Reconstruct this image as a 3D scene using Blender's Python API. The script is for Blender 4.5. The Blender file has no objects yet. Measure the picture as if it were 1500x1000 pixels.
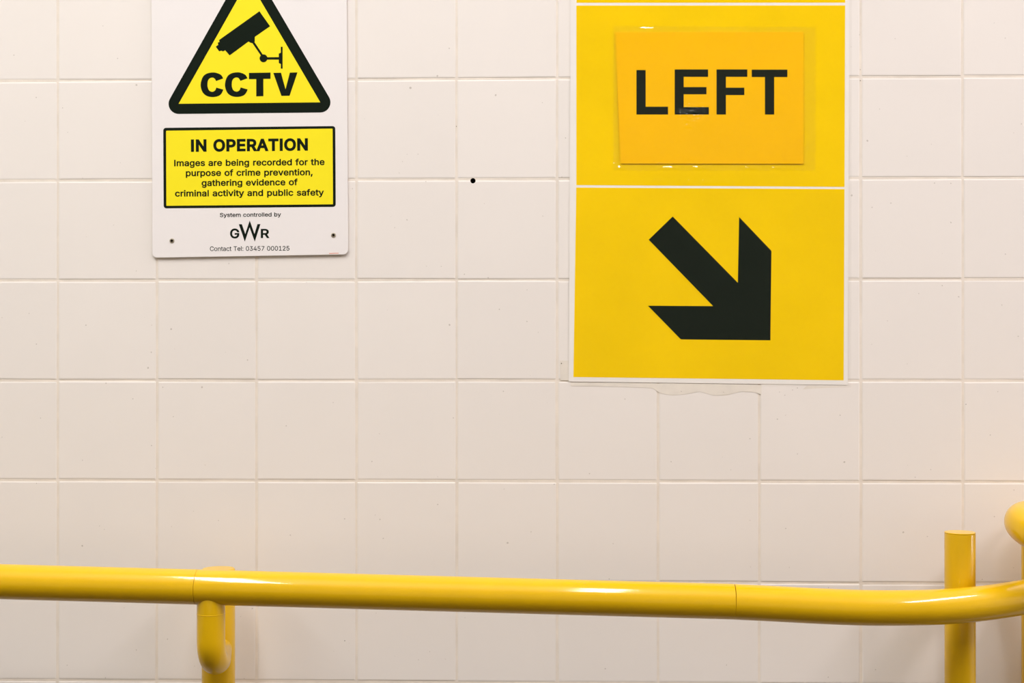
import bpy, bmesh, math, random, json
from mathutils import Vector, Matrix
from mathutils.geometry import delaunay_2d_cdt

# ------------------------------------------------------------ camera, world, exposure, light settings
sc = bpy.context.scene
cd = bpy.data.cameras.new('camera'); cam = bpy.data.objects.new('camera', cd); sc.collection.objects.link(cam); sc.camera = cam
cd.sensor_width = 36.0; cd.lens = 2083.0 * 36 / 1500; cd.clip_start = .05
_yaw, _pit, _rol = 0.023412, 0.001770, -0.000282
_f = Vector((-math.sin(_yaw) * math.cos(_pit), math.cos(_yaw) * math.cos(_pit), math.sin(_pit)))
_r = Vector((math.cos(_yaw), math.sin(_yaw), 0)); _u = _r.cross(_f)
_r2 = _r * math.cos(_rol) + _u * math.sin(_rol); _u2 = _u * math.cos(_rol) - _r * math.sin(_rol)
cam.matrix_world = Matrix(((_r2.x, _u2.x, -_f.x, .7422), (_r2.y, _u2.y, -_f.y, -2.1479), (_r2.z, _u2.z, -_f.z, 1.38), (0, 0, 0, 1)))
sc.view_settings.view_transform = 'Standard'; sc.view_settings.look = 'None'
sc.view_settings.gamma = 1.0; sc.view_settings.use_curve_mapping = False
sc.view_settings.exposure = -0.16
w = bpy.data.worlds.new('world'); sc.world = w; w.use_nodes = True
w.node_tree.nodes['Background'].inputs[0].default_value = (.75, .8, .9, 1)
w.node_tree.nodes['Background'].inputs[1].default_value = .3
sc.cycles.max_bounces = 10; sc.cycles.diffuse_bounces = 6; sc.cycles.transparent_max_bounces = 12
sc.cycles.use_denoising = True
WIN = (-.95, -.25, .55, 1.95)          # window in the right end wall: y0, y1, z0, z1
LAMPS = [(-.25, -2.55, -.80, .22, 54, (1.0, .995, .995), 'white ceiling batten light above the camera warning sign'),
         (1.0, -2.55, -.90, .16, 34, (1.0, .970, 1.0), 'white ceiling batten light between the two signs'),
         (3.1, -2.45, -.45, .25, 88, (1.0, .945, .985), 'white ceiling batten light farther along to the right'),
         (-2.3, -2.45, -.45, .25, 60, (1.0, 1.0, .985), 'white ceiling batten light far to the left')]
# daylight coming through that window
ld = bpy.data.lights.new('window_daylight', 'AREA'); ld.shape = 'RECTANGLE'; ld.size = 1.4; ld.size_y = .7
ld.energy = 40; ld.color = (1.0, .93, .95)
lo = bpy.data.objects.new('window_daylight', ld); sc.collection.objects.link(lo)
lo.location = (4.95, -.6, 1.25); lo.rotation_euler = (0, math.radians(90), 0)

# ------------------------------------------------------------ measured shapes (millimetres, local to each thing) and letter outlines
D = json.loads(r"""{"cam":{"loc":[0.7422,-2.1479,1.38],"r":[0.9997259002101033,0.023410359359690932,-0.00028199955452359323],"u":[0.000323358145823491,-0.0017629123593063257,0.9999983937884716],"f":[-0.02340982461720185,0.9997243856256901,0.0017699990757946448]},"sign":[[0.29379,-0.004,1.70455],{"panel":[[-149.6,270.05],[147.54,268.05],[150.19,-189.14],[-147.75,-193.69]],"tri_in":[[-1.15,227.24],[108.14,41.13],[-107.57,39.87]],"cam_body":[[15.6,179.51],[31.78,156.68],[8.51,140.7],[8.51,134.07],[6.74,130.77],[1.86,131.9],[-1.02,133.68],[-29.85,112.86],[-36.5,120.62],[-40.27,118.87],[-42.05,120.21],[-45.82,119.12],[-50.92,126.21],[-47.15,128.85],[-47.82,132.16],[-45.16,133.47],[-46.04,136.13]],"cam_arm":[[4.97,131.22],[8.07,132.75],[21.15,113.04],[18.49,111.29]],"cam_ball":[[21.81,108.18],[27.79,108.15]],"cam_bar":[[25.14,109.71],[45.51,109.83],[45.51,106.08],[25.14,106.18]],"cam_plate":[[45.07,115.13],[48.62,116.87],[48.62,99.22],[45.07,100.79]],"cam_wall":[[48.17,125.48],[50.83,125.47],[50.83,92.37],[48.17,92.39]],"C1":[[-39.6,78.01,0],[-42.49,82.89,1],[-47.81,85.78,1],[-55.14,87.14,1],[-64.46,85.42,1],[-70.9,79.93,1],[-74.01,68.45,1],[-71.34,57.84,1],[-65.12,51.85,1],[-56.02,49.82,1],[-47.15,51.33,1],[-42.26,55.06,1],[-39.38,61.01,0],[-50.03,64.15,0],[-51.81,59.96,1],[-56.02,57.77,1],[-60.68,59.56,1],[-63.13,64.43,1],[-63.57,68.85,1],[-62.91,74.37,1],[-60.24,78.11,1],[-56.03,79.42,1],[-52.47,77.63,1],[-50.48,74.09,0]],"C2":[[-2.57,78.06,0],[-5.45,82.93,1],[-10.77,85.83,1],[-18.09,87.19,1],[-27.4,85.46,1],[-33.84,79.97,1],[-36.94,68.51,1],[-34.28,57.9,1],[-28.07,51.91,1],[-18.97,49.88,1],[-10.1,51.39,1],[-5.23,55.12,1],[-2.34,61.07,0],[-12.99,64.2,0],[-14.76,60.02,1],[-18.97,57.83,1],[-23.63,59.62,1],[-26.07,64.48,1],[-26.51,68.9,1],[-25.85,74.42,1],[-23.19,78.16,1],[-18.97,79.46,1],[-15.43,77.68,1],[-13.43,74.14,0]],"T":[[-0.35,86.22],[32.45,86.51],[32.45,77.02],[21.59,77.07],[21.59,50.81],[10.73,50.63],[10.73,76.68],[-0.35,76.73]],"V":[[36.66,86.04],[48.39,86.21],[55.26,61.03],[61.9,86.37],[73.41,86.53],[61.46,51.3],[49.06,51.13]],"box_out":[[-131.08,3.45],[130.8,5.17],[131.48,-117.06],[-130.37,-118.67]],"box_in":[[-126.72,-0.9],[126.7,1.32],[127.38,-113.18],[-126.25,-114.81]],"W":[[-15.71,-143.01],[-11.09,-143.02],[-6.06,-157.83],[0.77,-137.45],[8.0,-157.86],[12.62,-142.87],[17.03,-142.88],[8.4,-169.46],[0.57,-147.84],[-6.67,-169.43]],"text":[["IN OPERATION",[-88.7,-33.15],[89.31,-31.95],18.82,34],["Images are being recorded for the",[-114.34,-54.93],[114.62,-53.85],9.75,21],["purpose of crime prevention,",[-96.48,-70.02],[96.61,-69.24],9.75,21],["gathering evidence of",[-72.44,-85.12],[73.8,-84.18],9.75,21],["criminal activity and public safety",[-112.96,-100.95],[113.7,-99.97],9.75,21],["System controlled by",[-44.75,-132.08],[48.47,-131.4],6.24,17],["Contact Tel: 03457 000125",[-59.84,-183.49],[61.25,-183.03],6.92,7],["G",[-29.17,-164.38],[-15.1,-164.41],14.75,24],["R",[17.64,-164.08],[30.89,-164.1],13.95,24]],"screw":[[-117.75,-167.86],[128.13,-159.87]],"dot":[[140.9,169.31]],"red":[[121.4,-187.03],[135.9,-186.74],[135.9,-187.67],[121.4,-187.96]]}],"poster":[[0.99024,0.0,1.58936],{"sheet":[[-207.57,579.88],[210.47,576.17],[206.31,-271.14],[-212.81,-265.95]],"film":[[-211.48,586.11],[214.05,582.3],[211.0,-274.93],[-213.64,-268.63]],"y1":[[-198.61,569.49],[203.32,565.96],[202.63,303.36],[-200.77,305.54]],"y2":[[-200.98,301.21],[202.62,299.05],[201.41,26.51],[-201.08,30.34]],"y3":[[-201.18,26.63],[201.41,23.02],[199.99,-263.97],[-205.61,-259.15]],"arrow":[[-56.07,-17.4],[41.66,-117.31],[43.66,-18.36],[92.04,-69.42],[90.42,-203.84],[-43.95,-202.45],[-93.5,-151.71],[4.56,-152.42],[-92.22,-52.31]]}],"notice":[[0.99715,-0.003,1.7503],{"paper":[[-149.11,99.49],[133.25,97.96],[133.12,-99.71],[-141.66,-98.52]],"film":[[-152.24,108.71],[151.33,106.0],[150.68,-109.86],[-152.32,-108.91]],"L":[[-117.51,42.29],[-103.66,42.23],[-103.68,-12.98],[-69.98,-13.12],[-69.99,-24.88],[-117.53,-24.69]],"E":[[-60.03,42.92],[-9.84,42.68],[-9.85,31.53],[-46.51,31.7],[-46.52,16.33],[-12.26,16.17],[-12.26,5.32],[-46.52,5.47],[-46.53,-13.82],[-8.67,-13.98],[-8.68,-25.13],[-60.07,-24.92]],"F":[[2.77,42.62],[49.0,42.4],[48.99,31.26],[16.88,31.41],[16.87,15.14],[44.48,15.01],[44.47,3.87],[16.86,3.99],[16.85,-25.23],[2.74,-25.17]],"T":[[55.59,42.07],[108.95,41.81],[108.95,30.67],[89.17,30.77],[89.14,-25.53],[75.35,-25.47],[75.38,30.83],[55.59,30.92]]}],"hole":[0.63291,1.62683],"residue":[[0.76406,1.35492],[0.78466,1.35492],[0.78464,1.32504],[0.76508,1.32504]],"drip":[[0.7805,1.322],[1.1997,1.3159],[1.1436,1.3128],[1.1027,1.3097],[1.07,1.3025],[1.0567,1.3077],[1.0362,1.3087],[1.0157,1.3035],[0.9952,1.3025],[0.9747,1.3087],[0.9542,1.3045],[0.9337,1.3025],[0.9162,1.3055],[0.9029,1.3138],[0.8464,1.3158],[0.7805,1.3168]],"bits":[[1.0106,1.3076,0.7],[1.0649,1.3036,0.6],[1.0945,1.3077,0.6],[1.1139,1.3108,0.7],[1.1211,1.3139,0.7],[0.7666,1.3508,1.3],[0.0005,1.7811,0.0],[1.2154,1.7919,0.7],[1.2154,1.7755,0.9],[1.2144,1.8443,0.6],[0.947,1.3086,0.7],[0.6079,1.7091,0.9],[0.0696,1.864,0.7],[0.0079,1.7395,0.7],[-0.026,1.2676,0.7],[0.4384,0.931,1.0],[1.3728,1.2894,0.9],[0.2461,1.1125,0.6],[0.0645,1.1037,0.5],[0.0719,1.0985,0.5],[0.1773,1.2699,0.6]]}""")
GL = json.loads(r"""{",":[188,[[[38,-119],[68,71],[137,71],[84,-119]]]],"0":[453,[[[227,-7],[191,-3],[158,7],[130,24],[105,48],[85,77],[69,113],[57,155],[50,202],[48,254],[50,306],[57,353],[69,395],[85,431],[106,461],[130,484],[159,502],[191,512],[227,516],[262,512],[295,502],[323,484],[348,461],[368,431],[384,395],[396,353],[403,306],[405,254],[403,202],[396,155],[384,113],[368,77],[348,48],[323,24],[295,7],[263,-3]],[[227,50],[250,52],[271,60],[290,74],[306,92],[320,116],[330,144],[338,176],[342,213],[344,254],[342,295],[338,332],[330,365],[320,393],[306,416],[290,435],[271,449],[250,457],[227,460],[203,457],[182,449],[163,435],[147,416],[134,393],[123,365],[115,332],[111,295],[109,254],[111,213],[115,176],[123,144],[134,116],[147,92],[163,74],[182,60],[203,52]]]],"1":[453,[[[76,0],[76,55],[391,55],[391,0]],[[276,509],[276,0],[212,0],[212,448],[209,448],[86,358],[86,427],[198,509]]]],"2":[453,[[[64,0],[64,47],[234,229],[282,282],[299,305],[311,327],[318,348],[320,371],[317,397],[308,419],[293,436],[273,449],[250,457],[224,460],[196,457],[172,447],[153,433],[139,413],[130,390],[127,362],[66,362],[68,391],[75,418],[86,442],[102,464],[121,482],[143,496],[168,507],[196,513],[225,516],[254,513],[281,507],[306,497],[328,482],[346,465],[361,445],[372,423],[379,398],[381,372],[378,345],[371,318],[363,299],[351,280],[336,259],[267,180],[153,60],[153,57],[389,57],[389,0]]]],"3":[453,[[[218,-7],[188,-5],[159,1],[133,10],[108,22],[88,38],[70,57],[57,79],[48,104],[44,132],[109,132],[115,107],[126,87],[144,71],[165,59],[191,52],[219,50],[248,53],[275,61],[297,74],[315,93],[325,116],[329,145],[326,172],[316,196],[299,217],[275,234],[254,241],[229,246],[201,248],[157,248],[157,299],[288,448],[288,452],[70,452],[70,509],[372,509],[372,461],[211,278],[211,289],[247,290],[279,286],[308,276],[333,262],[354,244],[371,222],[383,198],[391,173],[393,145],[390,116],[383,90],[370,66],[354,45],[333,27],[309,12],[281,2],[251,-5]]]],"4":[453,[[[40,105],[40,158],[247,509],[311,509],[109,166],[109,163],[413,163],[413,105]],[[282,0],[282,121],[282,146],[282,318],[343,318],[343,0]]]],"5":[453,[[[221,-7],[192,-5],[165,1],[140,11],[118,25],[99,41],[83,60],[71,82],[63,105],[60,130],[122,130],[127,108],[138,89],[154,73],[173,60],[196,52],[221,50],[250,53],[276,64],[298,82],[314,104],[324,131],[328,162],[326,183],[321,203],[314,221],[297,244],[275,262],[248,273],[218,277],[192,275],[167,268],[145,258],[128,246],[67,253],[96,509],[366,509],[366,452],[151,452],[134,301],[136,301],[155,315],[178,325],[203,331],[229,334],[252,332],[274,328],[294,321],[313,311],[330,299],[345,285],[358,269],[370,251],[379,231],[386,210],[390,187],[391,163],[388,132],[381,102],[369,76],[352,52],[332,32],[309,15],[282,3],[253,-4]]]],"7":[453,[[[97,0],[323,448],[323,452],[62,452],[62,509],[391,509],[391,449],[165,0]]]],":":[188,[[[95,-4],[78,-1],[63,9],[53,24],[50,41],[53,59],[63,73],[78,83],[95,87],[113,83],[128,73],[138,59],[141,41],[138,24],[128,9],[113,-1]],[[95,271],[78,274],[63,284],[53,299],[50,316],[53,334],[63,349],[78,359],[95,362],[113,359],[128,349],[138,334],[141,316],[138,299],[128,284],[113,274]]]],"A":[480,[[[16,0],[201,509],[276,509],[463,0],[395,0],[287,302],[264,372],[232,478],[245,478],[213,371],[191,302],[85,0]],[[110,142],[110,199],[370,199],[370,142]]]],"C":[510,[[[267,-7],[225,-3],[186,7],[150,25],[119,49],[92,79],[70,115],[53,157],[44,203],[40,254],[44,305],[53,352],[70,393],[92,429],[119,459],[150,484],[186,501],[225,512],[267,516],[293,514],[317,511],[340,504],[362,496],[383,485],[402,471],[419,456],[435,438],[448,418],[459,397],[467,373],[473,348],[408,348],[401,373],[389,395],[375,413],[357,428],[337,440],[315,449],[292,454],[267,456],[237,453],[209,445],[184,432],[161,414],[141,391],[125,364],[113,332],[106,295],[103,254],[106,213],[113,177],[125,145],[141,117],[161,94],[184,76],[210,63],[237,56],[267,53],[292,55],[315,60],[337,69],[357,81],[375,96],[389,114],[401,136],[408,160],[473,160],[467,135],[459,112],[448,91],[435,71],[420,53],[402,38],[383,24],[363,13],[341,5],[317,-2],[293,-6]]]],"E":[419,[[[60,0],[60,509],[372,509],[372,452],[125,452],[125,286],[355,286],[355,229],[125,229],[125,57],[375,57],[375,0]]]],"G":[520,[[[269,-7],[225,-3],[185,7],[149,25],[118,49],[91,79],[69,116],[53,157],[43,203],[40,254],[43,305],[53,352],[69,393],[91,429],[117,459],[149,484],[184,501],[223,512],[265,516],[291,514],[316,510],[340,504],[363,494],[384,483],[403,469],[421,453],[436,436],[449,416],[460,395],[468,373],[474,349],[408,349],[399,372],[387,393],[373,411],[356,427],[337,439],[315,448],[291,454],[265,456],[236,453],[209,445],[183,432],[160,414],[141,392],[125,364],[113,332],[106,295],[103,254],[106,213],[113,177],[125,145],[141,117],[161,95],[184,76],[210,63],[238,56],[269,53],[296,55],[322,61],[345,71],[365,85],[382,102],[396,123],[407,147],[413,173],[415,202],[434,199],[283,199],[283,256],[478,256],[478,200],[475,160],[466,124],[451,91],[431,62],[406,38],[377,19],[344,5],[308,-4]]]],"I":[300,[[[31,0],[31,57],[118,57],[118,452],[31,452],[31,509],[269,509],[269,452],[183,452],[183,57],[269,57],[269,0]]]],"N":[523,[[[60,0],[60,509],[136,509],[343,183],[363,151],[388,107],[414,55],[405,54],[401,108],[399,157],[399,195],[399,509],[463,509],[463,0],[387,0],[202,290],[177,331],[148,381],[108,452],[119,454],[122,384],[124,328],[125,291],[125,0]]]],"O":[533,[[[267,-7],[225,-3],[186,7],[150,25],[119,49],[92,79],[70,115],[53,157],[44,203],[40,254],[44,305],[53,352],[70,393],[92,429],[119,459],[150,484],[186,501],[225,512],[267,516],[309,512],[348,501],[384,484],[415,459],[442,429],[464,393],[480,352],[490,305],[493,254],[490,203],[480,157],[464,115],[442,79],[415,49],[384,25],[348,7],[309,-3]],[[267,53],[296,55],[324,63],[349,76],[372,94],[392,116],[408,144],[420,176],[428,213],[430,254],[428,295],[420,332],[408,365],[392,392],[372,415],[349,433],[324,446],[296,453],[267,456],[237,453],[210,445],[184,433],[161,415],[142,392],[125,364],[113,332],[106,295],[103,254],[106,213],[113,176],[125,144],[142,117],[161,94],[184,76],[210,63],[237,55]]]],"P":[445,[[[60,0],[60,509],[235,509],[272,506],[305,499],[332,487],[356,471],[375,452],[390,430],[400,404],[407,377],[409,348],[407,318],[400,291],[390,265],[375,243],[356,223],[332,207],[305,195],[272,188],[235,186],[109,186],[109,242],[233,242],[257,244],[279,248],[297,256],[318,272],[333,294],[342,319],[344,348],[342,376],[333,402],[318,423],[297,439],[279,446],[257,451],[232,452],[125,452],[125,0]]]],"R":[449,[[[60,0],[60,509],[236,509],[273,506],[305,500],[333,489],[356,473],[376,455],[390,433],[401,408],[407,381],[409,352],[407,323],[401,296],[390,271],[376,250],[356,232],[333,217],[305,206],[273,200],[236,198],[96,198],[96,255],[234,255],[258,256],[280,260],[298,267],[319,281],[334,300],[342,324],[345,352],[342,380],[334,405],[319,425],[298,440],[279,446],[258,451],[233,452],[125,452],[125,0]],[[353,0],[230,229],[303,229],[428,0]]]],"S":[447,[[[224,-9],[188,-7],[156,-1],[128,9],[102,23],[81,40],[64,60],[51,83],[42,109],[38,137],[104,137],[110,110],[123,88],[142,71],[166,59],[194,52],[224,49],[246,50],[267,54],[286,60],[311,74],[329,92],[341,114],[346,139],[342,161],[332,179],[316,193],[296,205],[245,222],[184,239],[145,253],[112,269],[86,289],[67,313],[56,341],[52,372],[54,400],[62,425],[75,448],[92,468],[113,484],[138,498],[165,508],[195,514],[227,516],[259,514],[289,508],[316,498],[340,484],[360,468],[377,449],[390,427],[398,403],[401,378],[337,378],[332,402],[320,421],[302,437],[280,449],[254,456],[225,459],[194,456],[167,448],[145,435],[129,418],[118,398],[115,376],[119,352],[131,334],[148,319],[169,308],[212,293],[264,279],[312,264],[336,252],[359,238],[379,220],[395,198],[402,180],[407,161],[408,139],[406,112],[399,87],[386,64],[370,43],[349,25],[323,11],[294,0],[261,-7]]]],"T":[449,[[[32,452],[32,509],[417,509],[417,452],[257,452],[257,0],[193,0],[193,452]]]],"a":[389,[[[160,-9],[137,-7],[115,-3],[94,5],[76,15],[60,29],[48,45],[38,63],[32,84],[30,108],[34,138],[43,161],[58,179],[78,193],[100,203],[125,211],[178,220],[234,227],[252,230],[265,235],[273,243],[276,255],[276,257],[273,279],[267,297],[256,311],[240,322],[220,329],[196,331],[171,329],[149,322],[132,313],[118,301],[107,288],[100,274],[41,291],[51,313],[64,331],[79,346],[95,358],[114,368],[133,375],[153,380],[173,383],[194,384],[239,379],[263,372],[286,360],[306,343],[322,320],[330,301],[335,278],[337,251],[337,0],[277,0],[277,52],[272,52],[252,25],[236,12],[215,1],[190,-6]],[[170,45],[202,49],[228,59],[248,74],[263,93],[272,115],[276,138],[276,190],[259,182],[231,176],[200,171],[175,168],[134,159],[117,150],[103,139],[95,124],[92,105],[94,87],[102,72],[114,61],[130,52],[149,47]]]],"b":[424,[[[229,-8],[198,-5],[172,4],[153,17],[138,31],[118,59],[112,59],[112,0],[53,0],[53,509],[114,509],[114,319],[118,319],[137,346],[152,360],[171,373],[197,381],[229,384],[259,382],[287,374],[313,361],[335,342],[354,320],[370,293],[381,261],[388,227],[390,189],[388,151],[381,116],[370,84],[355,57],[336,34],[313,16],[288,3],[260,-6]],[[220,47],[242,49],[262,55],[279,66],[294,80],[306,97],[316,117],[323,139],[327,163],[328,189],[327,215],[323,239],[316,261],[307,281],[295,298],[280,311],[262,322],[243,328],[220,330],[198,328],[178,322],[161,312],[147,299],[134,282],[125,263],[118,241],[114,216],[113,189],[114,162],[118,138],[125,115],[135,95],[147,78],[162,65],[179,55],[198,49]]]],"c":[396,[[[207,-8],[174,-5],[144,3],[117,16],[93,35],[72,58],[56,85],[44,116],[37,150],[34,187],[37,225],[44,260],[56,291],[72,318],[93,341],[117,360],[144,374],[174,382],[207,384],[234,383],[260,377],[284,368],[305,356],[324,341],[340,322],[353,301],[362,277],[303,262],[290,289],[270,311],[242,325],[207,330],[184,328],[163,321],[145,310],[130,296],[118,278],[108,258],[102,236],[98,212],[96,187],[98,163],[102,139],[108,117],[118,97],[130,80],[145,66],[163,55],[184,49],[207,46],[243,52],[271,66],[292,89],[304,117],[363,102],[354,78],[341,56],[325,37],[306,21],[285,9],[261,-1],[235,-6]]]],"d":[424,[[[195,-8],[165,-6],[137,3],[111,16],[89,34],[70,57],[55,84],[43,116],[36,151],[34,189],[36,227],[43,261],[55,293],[70,320],[89,342],[112,361],[137,374],[165,382],[196,384],[228,381],[253,373],[272,360],[287,346],[306,319],[311,319],[311,509],[372,509],[372,0],[313,0],[313,59],[307,59],[287,31],[272,17],[252,4],[227,-5]],[[205,47],[226,49],[246,55],[263,65],[278,78],[290,95],[299,115],[306,138],[310,162],[312,189],[310,216],[306,241],[300,263],[290,282],[278,299],[263,312],[246,322],[227,328],[205,330],[182,328],[162,322],[145,311],[130,298],[118,281],[108,261],[102,239],[98,215],[96,189],[98,163],[102,139],[109,117],[118,97],[130,80],[145,66],[162,55],[182,49]]]],"e":[404,[[[212,-8],[177,-5],[145,3],[117,16],[92,35],[72,58],[56,85],[44,116],[37,150],[34,187],[36,224],[44,258],[55,290],[71,317],[91,340],[115,359],[142,373],[172,382],[205,384],[226,383],[246,380],[266,374],[285,366],[303,355],[319,341],[334,324],[347,305],[357,282],[365,256],[370,227],[371,194],[371,169],[75,169],[75,221],[338,221],[310,202],[308,226],[304,248],[298,269],[283,294],[263,314],[237,326],[205,330],[183,328],[164,323],[146,313],[125,294],[109,270],[99,241],[96,211],[96,178],[98,151],[102,127],[110,106],[121,88],[135,73],[151,61],[169,53],[190,48],[212,46],[234,48],[254,53],[271,61],[285,73],[297,88],[306,105],[365,91],[353,63],[335,39],[320,26],[302,14],[283,4],[261,-3],[237,-7]]]],"f":[254,[[[228,379],[228,327],[6,327],[6,379]],[[81,0],[81,432],[84,461],[96,486],[113,505],[135,519],[161,527],[187,530],[222,527],[243,521],[227,468],[215,472],[195,474],[171,470],[154,460],[145,443],[142,419],[142,0]]]],"g":[425,[[[207,-151],[180,-149],[156,-146],[134,-140],[105,-127],[82,-110],[64,-91],[51,-69],[101,-41],[122,-66],[136,-78],[154,-88],[178,-95],[207,-97],[236,-95],[261,-87],[282,-75],[298,-58],[308,-34],[311,-6],[311,68],[306,68],[287,41],[272,28],[252,16],[227,8],[195,5],[165,7],[138,14],[113,27],[90,43],[71,65],[55,90],[43,120],[36,154],[34,191],[36,229],[43,263],[55,293],[71,320],[90,342],[112,361],[138,374],[166,382],[196,384],[228,382],[253,373],[273,360],[288,346],[308,319],[313,319],[313,379],[372,379],[372,-9],[370,-40],[363,-67],[350,-90],[334,-109],[314,-124],[291,-136],[265,-144],[237,-149]],[[205,59],[227,61],[246,66],[264,75],[285,95],[300,121],[307,142],[311,166],[312,193],[311,219],[307,242],[300,264],[291,283],[279,299],[264,312],[247,322],[227,328],[205,330],[182,328],[163,322],[145,312],[130,298],[118,282],[109,262],[102,241],[98,218],[96,193],[98,167],[102,144],[109,123],[124,96],[145,76],[163,66],[183,61]]]],"h":[410,[[[114,227],[114,0],[53,0],[53,509],[114,509],[114,287],[102,287],[116,319],[132,344],[152,362],[175,374],[200,382],[227,384],[252,383],[275,377],[295,369],[313,356],[328,340],[341,321],[350,298],[355,271],[357,240],[357,0],[296,0],[296,235],[293,263],[286,286],[273,304],[256,318],[235,326],[210,329],[184,326],[161,317],[141,303],[126,283],[117,257]]]],"i":[167,[[[53,0],[53,379],[114,379],[114,0]],[[84,443],[67,446],[54,455],[44,468],[41,483],[44,499],[54,512],[67,521],[84,524],[100,521],[114,512],[123,499],[126,483],[123,468],[114,455],[100,446]]]],"l":[189,[[[139,-2],[112,0],[91,8],[74,20],[62,37],[55,59],[53,84],[53,509],[114,509],[114,99],[115,77],[120,62],[130,54],[146,52],[160,53],[170,54],[181,3],[162,-1]]]],"m":[610,[[[53,0],[53,379],[112,379],[112,295],[108,295],[118,323],[132,346],[151,363],[172,376],[195,384],[219,386],[245,383],[268,375],[287,361],[303,342],[314,320],[321,295],[312,295],[322,321],[337,343],[357,361],[381,375],[407,383],[437,386],[458,385],[478,380],[497,372],[514,361],[529,346],[541,328],[550,307],[555,283],[557,255],[557,0],[496,0],[496,254],[493,279],[485,298],[473,313],[447,326],[419,330],[395,328],[374,320],[358,307],[345,290],[338,270],[335,247],[335,0],[274,0],[274,260],[269,288],[253,311],[229,326],[199,330],[178,328],[158,320],[140,307],[126,289],[117,266],[114,238],[114,0]]]],"n":[410,[[[114,227],[114,0],[53,0],[53,379],[112,379],[112,287],[102,287],[116,319],[132,344],[152,362],[175,374],[200,382],[227,384],[252,383],[275,377],[295,369],[313,356],[328,340],[341,321],[350,298],[355,271],[357,240],[357,0],[296,0],[296,235],[293,263],[286,286],[273,304],[256,318],[235,326],[210,329],[184,326],[161,317],[141,303],[126,283],[117,257]]]],"o":[415,[[[207,-8],[174,-5],[144,3],[117,16],[93,35],[72,58],[56,85],[44,116],[37,150],[34,187],[37,225],[44,260],[56,291],[72,318],[93,341],[117,360],[144,374],[174,382],[207,384],[241,382],[271,374],[299,360],[323,341],[343,318],[359,291],[371,260],[379,225],[381,187],[379,150],[371,116],[359,85],[343,58],[323,35],[299,16],[271,3],[241,-5]],[[207,46],[231,49],[252,55],[270,66],[285,80],[298,97],[307,117],[314,139],[318,163],[319,187],[318,212],[314,236],[307,258],[298,278],[285,296],[270,310],[252,321],[231,328],[207,330],[184,328],[163,321],[145,310],[130,296],[118,278],[108,258],[102,236],[98,212],[96,187],[98,163],[102,139],[108,117],[118,97],[130,80],[145,66],[163,55],[184,49]]]],"p":[424,[[[53,-143],[53,379],[112,379],[112,319],[118,319],[137,346],[152,360],[171,373],[197,381],[229,384],[259,382],[287,374],[313,361],[335,342],[354,320],[370,293],[381,261],[388,227],[390,189],[388,151],[381,116],[370,84],[355,57],[336,34],[313,16],[288,3],[260,-6],[229,-8],[198,-5],[173,4],[153,17],[138,31],[118,59],[114,59],[114,-143]],[[220,47],[242,49],[262,55],[279,66],[294,80],[306,97],[316,117],[323,139],[327,163],[328,189],[327,215],[323,239],[316,261],[307,281],[295,298],[280,311],[262,322],[243,328],[220,330],[198,328],[178,322],[161,312],[147,299],[134,282],[125,263],[118,241],[114,216],[113,189],[114,162],[118,138],[125,115],[135,95],[147,78],[162,65],[179,55],[198,49]]]],"r":[259,[[[53,0],[53,379],[112,379],[112,321],[115,321],[130,347],[152,367],[171,377],[191,383],[213,385],[229,384],[243,384],[243,322],[230,324],[207,326],[182,323],[159,315],[140,301],[126,284],[117,262],[114,237],[114,0]]]],"s":[365,[[[182,-8],[157,-7],[133,-3],[112,3],[93,12],[76,24],[62,38],[50,54],[41,73],[36,94],[94,107],[105,79],[124,60],[150,49],[181,45],[206,47],[227,53],[244,62],[262,81],[268,103],[265,121],[254,136],[237,147],[212,155],[149,170],[118,180],[92,192],[72,208],[58,227],[50,249],[47,274],[49,295],[55,314],[65,332],[79,347],[95,360],[115,370],[137,378],[161,383],[187,384],[212,383],[234,379],[254,372],[279,358],[299,339],[314,316],[324,290],[268,277],[258,298],[243,316],[219,328],[187,333],[156,329],[131,317],[114,299],[109,277],[112,258],[124,243],[144,232],[172,223],[229,209],[261,200],[287,187],[306,171],[320,153],[328,131],[331,107],[329,85],[323,65],[312,47],[298,31],[281,18],[260,6],[236,-2],[210,-7]]]],"t":[227,[[[204,379],[204,327],[6,327],[6,379]],[[65,471],[126,471],[126,98],[128,76],[136,61],[150,53],[170,50],[185,51],[202,54],[213,2],[192,-3],[168,-4],[138,-1],[113,7],[92,21],[77,41],[68,64],[65,93]]]],"u":[410,[[[182,-5],[158,-3],[135,2],[115,11],[97,23],[82,39],[69,59],[60,82],[54,109],[53,139],[53,379],[114,379],[114,144],[116,117],[124,94],[137,75],[154,61],[175,53],[200,50],[226,53],[249,62],[268,77],[283,97],[293,122],[296,153],[296,379],[357,379],[357,0],[298,0],[298,92],[307,92],[294,60],[277,35],[257,17],[234,5],[209,-3]]]],"v":[389,[[[163,0],[17,379],[84,379],[165,155],[187,87],[206,21],[184,21],[203,87],[224,155],[305,379],[371,379],[226,0]]]],"y":[389,[[[47,-139],[61,-86],[71,-87],[88,-90],[104,-89],[118,-84],[130,-74],[141,-58],[151,-36],[163,-1],[17,379],[84,379],[165,155],[187,87],[206,21],[184,21],[202,87],[224,155],[305,379],[371,379],[204,-58],[191,-85],[177,-107],[159,-124],[139,-136],[117,-143],[91,-145],[65,-143]]]]}""")
Y_R = -.187
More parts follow.
